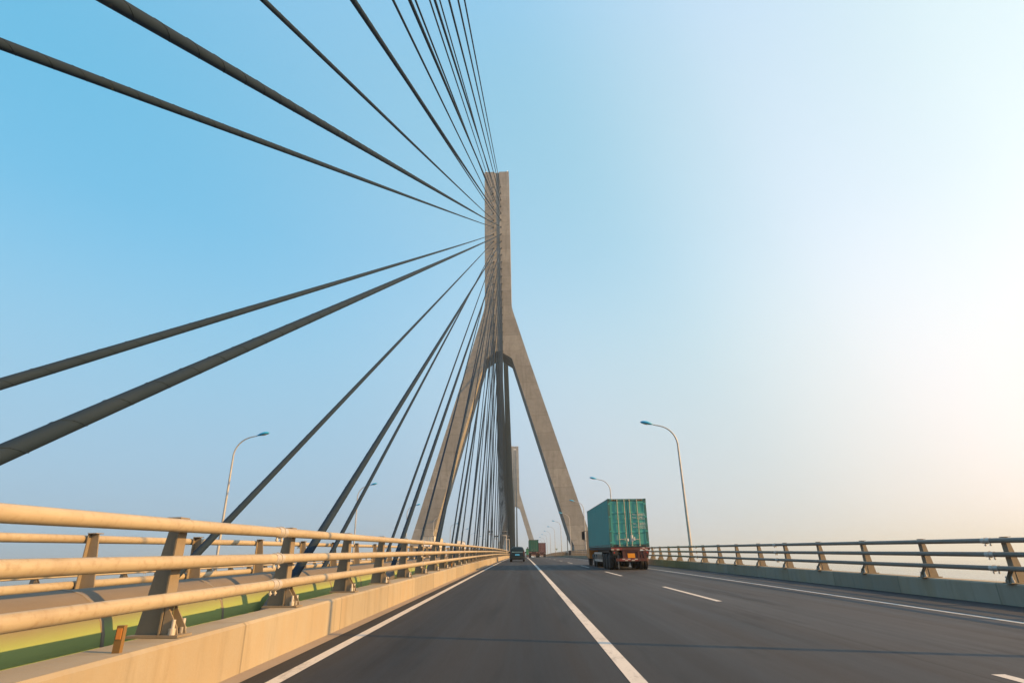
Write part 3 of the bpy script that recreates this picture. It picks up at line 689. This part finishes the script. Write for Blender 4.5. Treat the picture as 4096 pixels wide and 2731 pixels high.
def semi(label, xc, yr, L, detail=True, cabm=None, redm=None, tall=2.95):
    """articulated container lorry seen from behind; local +y is forward, origin under the tail"""
    z = dz(xc, yr)
    r = empty('container_truck', (xc, yr, z)); tag(r, label, 'truck', 'container trucks driving ahead'); lay(r, yr + 6)
    red = redm or M_RED; hw = 1.26
    ch = MB()
    for sx in (-1, 1):
        xa, xb = sorted((sx * .38, sx * .50)); ch.box(xa, xb, .1, L + 1.2, 1.0, 1.32)
        xa, xb = sorted((sx * 1.14, sx * 1.24)); ch.box(xa, xb, .25, L - .4, 1.22, 1.36)
    y = 1.0
    while y < L: ch.box(-1.139, 1.139, y, y + .12, 1.22, 1.355); y += 2.2
    ch.build('chassis', M_DARK, r)
    bm_ = MB(); bm_.box(-hw, hw, -.03, .16, 1.19, 1.37); b1 = bm_.build('rear_beam', red, r)
    tape(b1, -hw + .02, -.55, 1.20, 1.36, -.031); tape(b1, .62, hw - .16, 1.20, 1.36, -.031)
    lb = MB(); lb.box(-.97, 1.03, -.05, .08, .535, .70)
    if detail: lb.hexa([(1.0, -.05, .535), (1.12, .10, .535), (1.12, .14, .535), (1.0, .09, .535), (1.0, -.05, .70), (1.12, .10, .70), (1.12, .14, .70), (1.0, .09, .70)])
    lo_ = lb.build('bumper', red, r)
    tape(lo_, -.74, -.05, .545, .69, -.051); tape(lo_, .02, .42, .545, .69, -.051)
    pn = MB(); pn.box(-.40, .46, .04, .07, .70, 1.19)
    for x in (-.52, .44): pn.box(x, x + .13, -.01, .12, .701, 1.189)
    pn.box(-.52, .57, .0, .035, 1.10, 1.189); pn.build('tail_panel', red, r)
    if detail:
        p = MB(); p.hexa([(-.19, .025, .73), (.28, .025, .73), (.28, .039, .73), (-.19, .039, .73), (-.21, .010, 1.0), (.26, .010, 1.0), (.26, .024, 1.0), (-.21, .024, 1.0)])
        p.build('number_plate', M_PLATEO, r)
    else:
        p = MB(); p.box(-.50, .40, -.09, -.055, .30, .52); p.build('number_plate', M_TAPEW, r)
    for sx in (-1, 1):
        b = MB(); pts = [(sx * .80, 1.17), (sx * 1.20, 1.17), (sx * 1.16, .93), (sx * 1.10, .90), (sx * .95, .915), (sx * .84, .895), (sx * .80, .93)]
        if sx < 0: pts = pts[::-1]
        b.prism_y(pts, -.02, .10); h = b.build('light_bracket', M_DARK if sx < 0 else red, r)
        l = MB(); l.tube([(sx * 1.06, -.05, 1.055), (sx * 1.06, -.019, 1.055)], .055, 12); l.build('tail_light', M_LRED, h)
    if detail:
        ex = MB(); ex.box(.60, .78, .02, .2, .72, 1.16); ex.box(.84, .99, -.01, .06, .71, .95); ex.box(.64, .70, -.02, .015, .76, .94); ex.tube([(.82, .05, .75), (.82, .05, 1.15)], .02, 6); ex.build('toolbox', red, r)
        vv = MB(); vv.tube([(-.72, .5, .9), (-.74, .45, .06)], .012, 5); vv.tube([(-.78, .5, .9), (-.78, .42, .16)], .010, 5); vv.build('earth_chain', M_GALV, r)
    for ax in (1.25, 2.55, 3.85):
        for sx in (-1, 1):
            for xx in (1.02 + .13, .76 + .10):
                wheel(r, sx * (xx - .03), ax, .50, .25)
        a = MB(); a.tube([(-1.1, ax, .5), (1.1, ax, .5)], .07, 10); a.build('axle', M_DARK, r)
    for sx in (-1, 1):
        fd = MB(); xa, xb = sorted((sx * .60, sx * 1.26))
        arc = [(1.25 + .60 * math.cos(a), .5 + .60 * math.sin(a)) for a in [R(v) for v in (-8, 20, 45, 70, 90)]]
        poly = [(.62, .74), (.62, 1.02), (.85, 1.13), (4.3, 1.13), (4.5, 1.0), (4.5, .78), (4.42, .78), (4.40, .98), (4.25, 1.08), (.9, 1.08), (.68, .98), (.66, .74)]
        fd.prism_x(poly, xa, xb); fd.build('mudguard', M_BLACK, r)
        sg_ = MB(); xa, xb = sorted((sx * 1.20, sx * 1.24))
        sg_.box(xa, xb, 4.75, 9.3, .93, 1.07); sg_.box(xa, xb, 4.75, 9.3, .42, .58)
        for k in range(11): sg_.box(xa + .005, xb - .005, 4.78 + k * .445, 4.84 + k * .445, .581, .929)
        sg_.build('side_guard', M_GALV, r)
    cm = cabm or M_WHITE
    for ax in (L - 4.4, L - 3.1):
        for sx in (-1, 1):
            for xx in (1.12, .83): wheel(r, sx * xx, ax, .50, .25)
    for sx in (-1, 1): wheel(r, sx * 1.08, L + .95, .50, .28)
    tk = MB(); tk.tube([(-.85, L - 2.1, .72), (-.85, L - .9, .72)], .30, 16); tk.tube([(.85, L - 2.1, .72), (.85, L - .9, .72)], .30, 16); tk.build('fuel_tank', M_DARK, r)
    cb = cab_body(r, L + .15, 2.1, 1.26, .55, tall, cm)
    mirror(cb, -1.26, L + 1.6, 2.42, -1); mirror(cb, 1.26, L + 1.6, 2.42, 1)
    w_ = MB(); w_.box(-1.05, 1.05, L + 2.02, L + 2.04, 1.72, 2.5); w_.build('windscreen', M_WIN, cb)
    return r
def load(label, xc, yr, c, **k):
    z = dz(xc, yr) + 1.385
    o = container(label, (xc, yr, z), c, **k); lay(o, yr + 6); return o
M_ORC = paint('orange_cab_paint', (.55, .20, .04), .4, .3)
semi('nearest truck, red taped rear beam and plain orange number plate, in the right lane', 7.0, 39.1, 12.6, True, M_ORC)
load('teal green container with white stencilled figures, on the nearest truck', 7.0, 39.1, (.048, .30, .285), rust=.34, letters=LET, stripes=True, pap=True, rodc=(.40, .41, .36))
semi('truck ahead in the middle lane carrying the dark green container', 3.09, 160, 12.6, False)
load('dark green container on the truck far ahead in the middle lane', 3.09, 160, (.022, .17, .12), rodc=(.10, .26, .22), rust=.4)
semi('truck far ahead in the right lane carrying the maroon container', 6.3, 193, 12.6, False, None, M_RED)
load('maroon container on the truck far ahead, partly behind the dark green one', 6.3, 193, (.12, .028, .040), rodc=(.42, .36, .36), h=2.95)
semi('most distant truck ahead, a sliver showing left of the dark green container', 3.2, 297, 12.6, False)
load('bright green container on the most distant truck, a sliver left of the dark green container', 3.2, 297, (.03, .24, .10), rodc=(.06, .3, .16))

# oncoming trucks on the other carriageway: local +y points backwards along the lorry
def oncoming(label, xc, yf, cabm, lower, L=12.0, boxed=True, tall=3.3):
    r = empty('oncoming_truck', (xc, yf, dz(xc, yf))); tag(r, label, 'truck', 'oncoming trucks beyond the median')
    cb = MB()
    prof = [(.0, .45), (.0, 1.55), (.10, 1.75), (.22, 2.45), (.55, 2.62), (2.1, 2.62), (2.1, .45)]
    cb.prism_x(prof, -1.22, 1.22); c = cb.build('cab', lower, r)
    df = MB(); rings = []
    for y, zt, w in ((.35, 2.66, 1.05), (.5, 2.95, 1.12), (1.1, tall, 1.17), (1.9, tall + .04, 1.19), (2.05, tall - .04, 1.17)):
        rings.append([(-w, y, 2.615), (w, y, 2.615), (w, y, zt - .18), (w - .12, y, zt - .04), (w - .3, y, zt), (-w + .3, y, zt), (-w + .12, y, zt - .04), (-w, y, zt - .18)])
    df.loft(rings, 0, True, True, False); df.build('roof_deflector', cabm, c)
    w_ = MB(); w_.hexa([(-1.08, .09, 1.72), (1.08, .09, 1.72), (1.08, .12, 1.72), (-1.08, .12, 1.72), (-1.02, .20, 2.44), (1.02, .20, 2.44), (1.02, .23, 2.44), (-1.02, .23, 2.44)]); w_.build('windscreen', M_WIN, c)
    for s in (-1, 1):
        h = MB(); xa, xb = sorted((s * .72, s * 1.14)); h.box(xa, xb, -.03, -.002, .82, 1.02); h.build('headlight', M_GLASS, c)
        m = MB(); xa, xb = sorted((s * 1.24, s * 1.52)); m.box(xa, xb, .25, .36, 1.75, 2.4); m.build('mirror', M_BLACK, c)
        m = MB(); xa, xb = sorted((s * 1.222, s * 1.228)); m.box(xa, xb, .5, 1.5, 1.65, 2.4); m.build('side_window', M_WIN, c)
    g = MB(); [g.box(-.62, .62, -.025, -.002, .78 + k * .13, .86 + k * .13) for k in range(5)]; g.build('grille', M_BLACK, c)
    b = MB(); b.box(-1.2, 1.2, -.06, .05, .42, .74); b.build('bumper', cabm, c)
    ch = MB(); ch.box(-.5, .5, 1.9, L + 1.5, .95, 1.25); ch.box(-1.2, 1.2, 2.9, L + 1.4, 1.251, 1.38); ch.build('chassis', M_DARK, r)
    for ax in (1.1, 4.2, 5.4, L - 1.2, L + .1):
        for s in (-1, 1): wheel(r, s * 1.05, ax, .5, .32)
    return r
M_MAR = paint('maroon_cab_paint', (.13, .03, .03), .4, .3)
oncoming('oncoming truck with white roof deflector carrying the pale container, behind the left railing', -17.25, 105.5, M_WHITE, M_MAR)
o = container('pale grey container on the oncoming truck, its sunlit side cream', (-17.25, 108.6, dz(-17.25, 108.6) + 1.385), (.52, .50, .46), rodc=(.25, .25, .24), rust=.3, w=2.45)
oncoming('second oncoming truck with white rounded high roof, farther along', -15.5, 150, M_WHITE, M_WHITE, tall=4.4)

# ------------------------------------------------------------------ cars
def minivan(label, xc, yr, c, plate=True, k=1.0):
    r = empty('minivan' if plate else 'car', (xc, yr, dz(xc, yr))); tag(r, label, 'van' if plate else 'car'); lay(r, yr)
    pm_ = plain('car_paint', c, .35, .0, .22); hw = .93
    P = [(0.0, .42, .62, .86), (.02, .34, .98, .92), (.07, .30, 1.10, .93), (.20, .28, 1.40, .93), (.33, .26, 1.62, .93), (.55, .25, 1.70, .93), (1.6, .24, 1.73, .93), (2.6, .24, 1.70, .93), (3.0, .24, 1.52, .93), (3.55, .25, 1.10, .92), (4.3, .28, .90, .88), (4.6, .33, .66, .78)]
    m = MB(); rings = []
    for y, zb, zt, w in P:
        bel = min(1.0, zt - .04); fr = max(0, min(1, (zt - 1.0) / .7)); wr = w - .04 - .22 * fr
        ze = zt - .10 * fr - .005
        half = [(w * .9, zb), (w, zb + .10 if zb + .10 < bel - .05 else bel - .06), (w, bel), (wr + .04, ze), (wr - .06, zt - .03 * fr), (wr * .5, zt)]
        ring = [(x, y, z) for x, z in half] + [(-x, y, z) for x, z in half[::-1]]
        rings.append(ring)
    m.loft(rings, 0, True); b = m.build('body', pm_, r)
    w_ = MB(); w_.hexa([(-.66, .058, 1.08), (.66, .058, 1.08), (.66, .09, 1.08), (-.66, .09, 1.08), (-.56, .282, 1.53), (.56, .282, 1.53), (.56, .32, 1.53), (-.56, .32, 1.53)]); w_.build('rear_window', M_REARW, b)
    for s in (-1, 1):
        l = MB(); l.hexa([(s * .80, -.012, .68), (s * .935, .06, .68), (s * .935, .14, .68), (s * .80, .10, .68), (s * .80, .035, 1.12), (s * .90, .10, 1.12), (s * .90, .2, 1.12), (s * .80, .16, 1.12)]); l.build('tail_light', M_LRED, b)
        sw = MB(); sw.hexa([(s * .905, .55, 1.05), (s * .905, 3.0, 1.05), (s * .915, 3.0, 1.05), (s * .915, .55, 1.05), (s * .765, .75, 1.55), (s * .765, 2.6, 1.55), (s * .79, 2.6, 1.55), (s * .79, .75, 1.55)]); sw.build('side_window', M_WIN, b)
        mi = MB(); xa, xb = sorted((s * .93, s * 1.12)); mi.box(xa, xb, 2.85, 2.95, .98, 1.14); mi.build('mirror', pm_, b)
        for yy in (.85, 3.75): wheel(r, s * .80, yy, .32, .22)
    bp = MB(); rg = []
    for x, d in ((-.94, .10), (-.86, -.02), (-.5, -.06), (.5, -.06), (.86, -.02), (.94, .10)): rg.append([(x, d, .36), (x, d, .58), (x, d + .10, .60), (x, d + .10, .34)])
    bp.loft(rg, 0, True, True, False); bp.build('bumper', plain('bumper_plastic', tuple(v * .8 for v in c), .5), b)
    p = MB(); p.box(-.27, .27, -.03, -.008, .70, .88); p.build('number_plate', M_PLATEB if plate else M_WHITE, b)
    return r
M_REARW = plain('rear_glass', (.11, .19, .21), .1, spec=.7)
minivan('dark blue-black minivan with a plain blue number plate, ahead in the left lane', -.62, 74.0, (.005, .015, .022))
minivan('small white car almost hidden behind the right side of the dark minivan', .25, 200, (.6, .6, .6), False)

# ------------------------------------------------------------------ haze
hz = MB(); hz.box(-8000, 8000, -8000, 8000, -43.2, 126)
hm = bpy.data.materials.new('haze_air'); hm.use_nodes = True; ht = hm.node_tree; ht.nodes.clear()
ho = ht.nodes.new('ShaderNodeOutputMaterial'); hv = ht.nodes.new('ShaderNodeVolumePrincipled')
hv.inputs['Color'].default_value = (.84, .96, 1.0, 1); hv.inputs['Density'].default_value = 0.00032; hv.inputs['Anisotropy'].default_value = .35
ht.links.new(hv.outputs[0], ho.inputs['Volume'])
tag(hz.build('haze', hm), kind='stuff')
